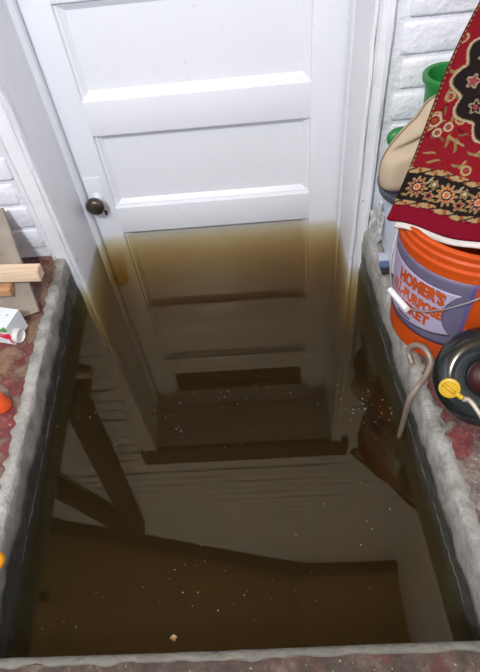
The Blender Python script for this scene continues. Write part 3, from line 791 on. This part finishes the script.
# ------------------------------------------------------------------ things on the left ledge
def leaning():
    a, b = Vector((-0.583, 0.925, 0.113)), Vector((-0.660, 1.128, 0.292)); t = (b-a).normalized()
    side = Vector((-1, 0.0, 0)); side = (side-t*side.dot(t)).normalized(); n = side.cross(t).normalized()
    if n.z < 0: n = -n
    V = []
    for h in (0.0, 0.010):
        for u, w in ((0, 0), (0, 0.30), (1, 0.30), (1, 0)): V.append(tuple(a+(b-a)*u+side*w+n*h))
    F = [(0, 1, 2, 3), (4, 5, 6, 7), (0, 1, 5, 4), (1, 2, 6, 5), (2, 3, 7, 6), (3, 0, 4, 7)]
    tag(mesh('plywood_board', V, F, M_PLY), 'grey-brown weathered board leaning on the left brick wall', 'board')
leaning()
tag(beam('pine_batten', (-0.98, 0.985, 0.216), (-0.556, 0.968, 0.207), 0.032, 0.034, M_PINE, up=(0, 0, 1)), 'pale new pine batten lying across the leaning grey board', 'batten')
tag(beam('pine_offcut', (-0.95, 0.955, 0.178), (-0.640, 0.952, 0.172), 0.03, 0.022, mat_wood('pine_brown', (0.40, 0.20, 0.09), (0.55, 0.32, 0.17), 60, 0), up=(0, 0, 1)), 'short brown wooden offcut under the pine batten', 'offcut')
# printed carton lying on the ledge
def carton():
    at = (-0.652, 0.858, 0.109)
    root = empty('carton', at, 'small white carton printed with red fruit and green leaves, on the left ledge', 'carton')
    rot = Matrix.Rotation(math.radians(-14), 4, 'Z')
    n, m = 60, 60; V, C, F = [], [], []
    Lx, Ly, Lz = 0.085, 0.062, 0.060
    # front (facing the viewer, tilted) and top as one fine printed sheet folded over the edge
    for j in range(m+1):
        t = j/m
        for i in range(n+1):
            s_ = i/n; x = -Lx/2+Lx*s_; L = (Ly+Lz)*t
            if L < Lz: p = (x, -Ly/2, L)
            else: p = (x, -Ly/2+(L-Lz), Lz)
            V.append(p)
            c = (0.72, 0.76, 0.76); X, Y = s_*Lx-0.020, L
            def el(cx, cy, a, b): return ((X-cx)/a)**2+((Y-cy)/b)**2 < 1
            if el(0.050, 0.030, 0.022, 0.012) and Y < 0.036+0.3*abs(X-0.05): c = (0.70, 0.02, 0.05)
            if el(0.060, 0.014, 0.006, 0.012): c = (0.70, 0.03, 0.06)
            if el(0.040, 0.032, 0.007, 0.003): c = (0.80, 0.25, 0.25)
            if el(0.048, 0.048, 0.016, 0.005) or el(0.036, 0.056, 0.012, 0.004) or el(0.058, 0.055, 0.006, 0.007): c = (0.08, 0.33, 0.06)
            if el(0.018, 0.075, 0.003, 0.003) or el(0.068, 0.088, 0.004, 0.002) or el(0.045, 0.10, 0.004, 0.003): c = (0.30, 0.50, 0.36)
            C.append((*c, 1))
    for j in range(m):
        for i in range(n): F.append((j*(n+1)+i, j*(n+1)+i+1, (j+1)*(n+1)+i+1, (j+1)*(n+1)+i))
    V = [tuple(rot @ Vector(v)) for v in V]
    o = mesh('printed_sleeve', V, F, None, root); o.location = (0, 0, 0.003)
    ca = o.data.color_attributes.new('print', 'FLOAT_COLOR', 'POINT'); ca.data.foreach_set('color', np.array(C).ravel())
    mm = N('carton_print'); an = mm.n('ShaderNodeAttribute'); an.attribute_name = 'print'; mm.color(an.outputs['Color']); mm.rough(0.4); o.data.materials.append(mm.m)
    V, F = boxgeo((-Lx/2+0.0005, -Ly/2+0.0005, 0), (Lx/2-0.0005, Ly/2, Lz-0.0005)); V = [tuple(rot @ Vector(v)+Vector((0, 0, 0.003))) for v in V]
    mesh('inner_box', V, F, plain('carton_white', (0.66, 0.69, 0.69), 0.5), root)
    # round white end cap poking out of the right end
    V, F = lathe_geo([(0.004, 0.0), (0.0175, 0.0), (0.019, 0.003), (0.019, 0.014), (0.0165, 0.016), (0.0145, 0.012), (0.004, 0.011)], 36)
    V = [tuple(rot @ (Vector((z+Lx/2-0.004, x-0.014, y+0.0195)))) for x, y, z in V]
    mesh('end_cap', V, F, plain('cap_white', (0.66, 0.64, 0.60), 0.4), root, smooth_angle=40)
carton()
def red_wedge():
    V, F = lathe_geo([(0.003, 0.0), (0.020, 0.0), (0.021, 0.004), (0.012, 0.042), (0.009, 0.046), (0.003, 0.046)], 32)
    o = mesh('plastic_nozzle', V, F, plain('nozzle_orange', (0.70, 0.09, 0.02), 0.4), smooth_angle=40); o.location = (-0.600, 0.640, 0.110)
    tag(o, 'orange-red plastic nozzle standing on the left ledge', 'nozzle')
    V, F = lathe_geo([(0.003, 0.0), (0.014, 0.0), (0.016, 0.003), (0.016, 0.014), (0.013, 0.019), (0.003, 0.020)], 32)
    o = mesh('bottle_cap', V, F, plain('cap_amber', (0.85, 0.36, 0.02), 0.4), smooth_angle=40); o.location = (-0.510, 0.302, 0.113)
    tag(o, 'amber yellow plastic cap on the left pit edge, nearest the viewer', 'cap')
red_wedge()
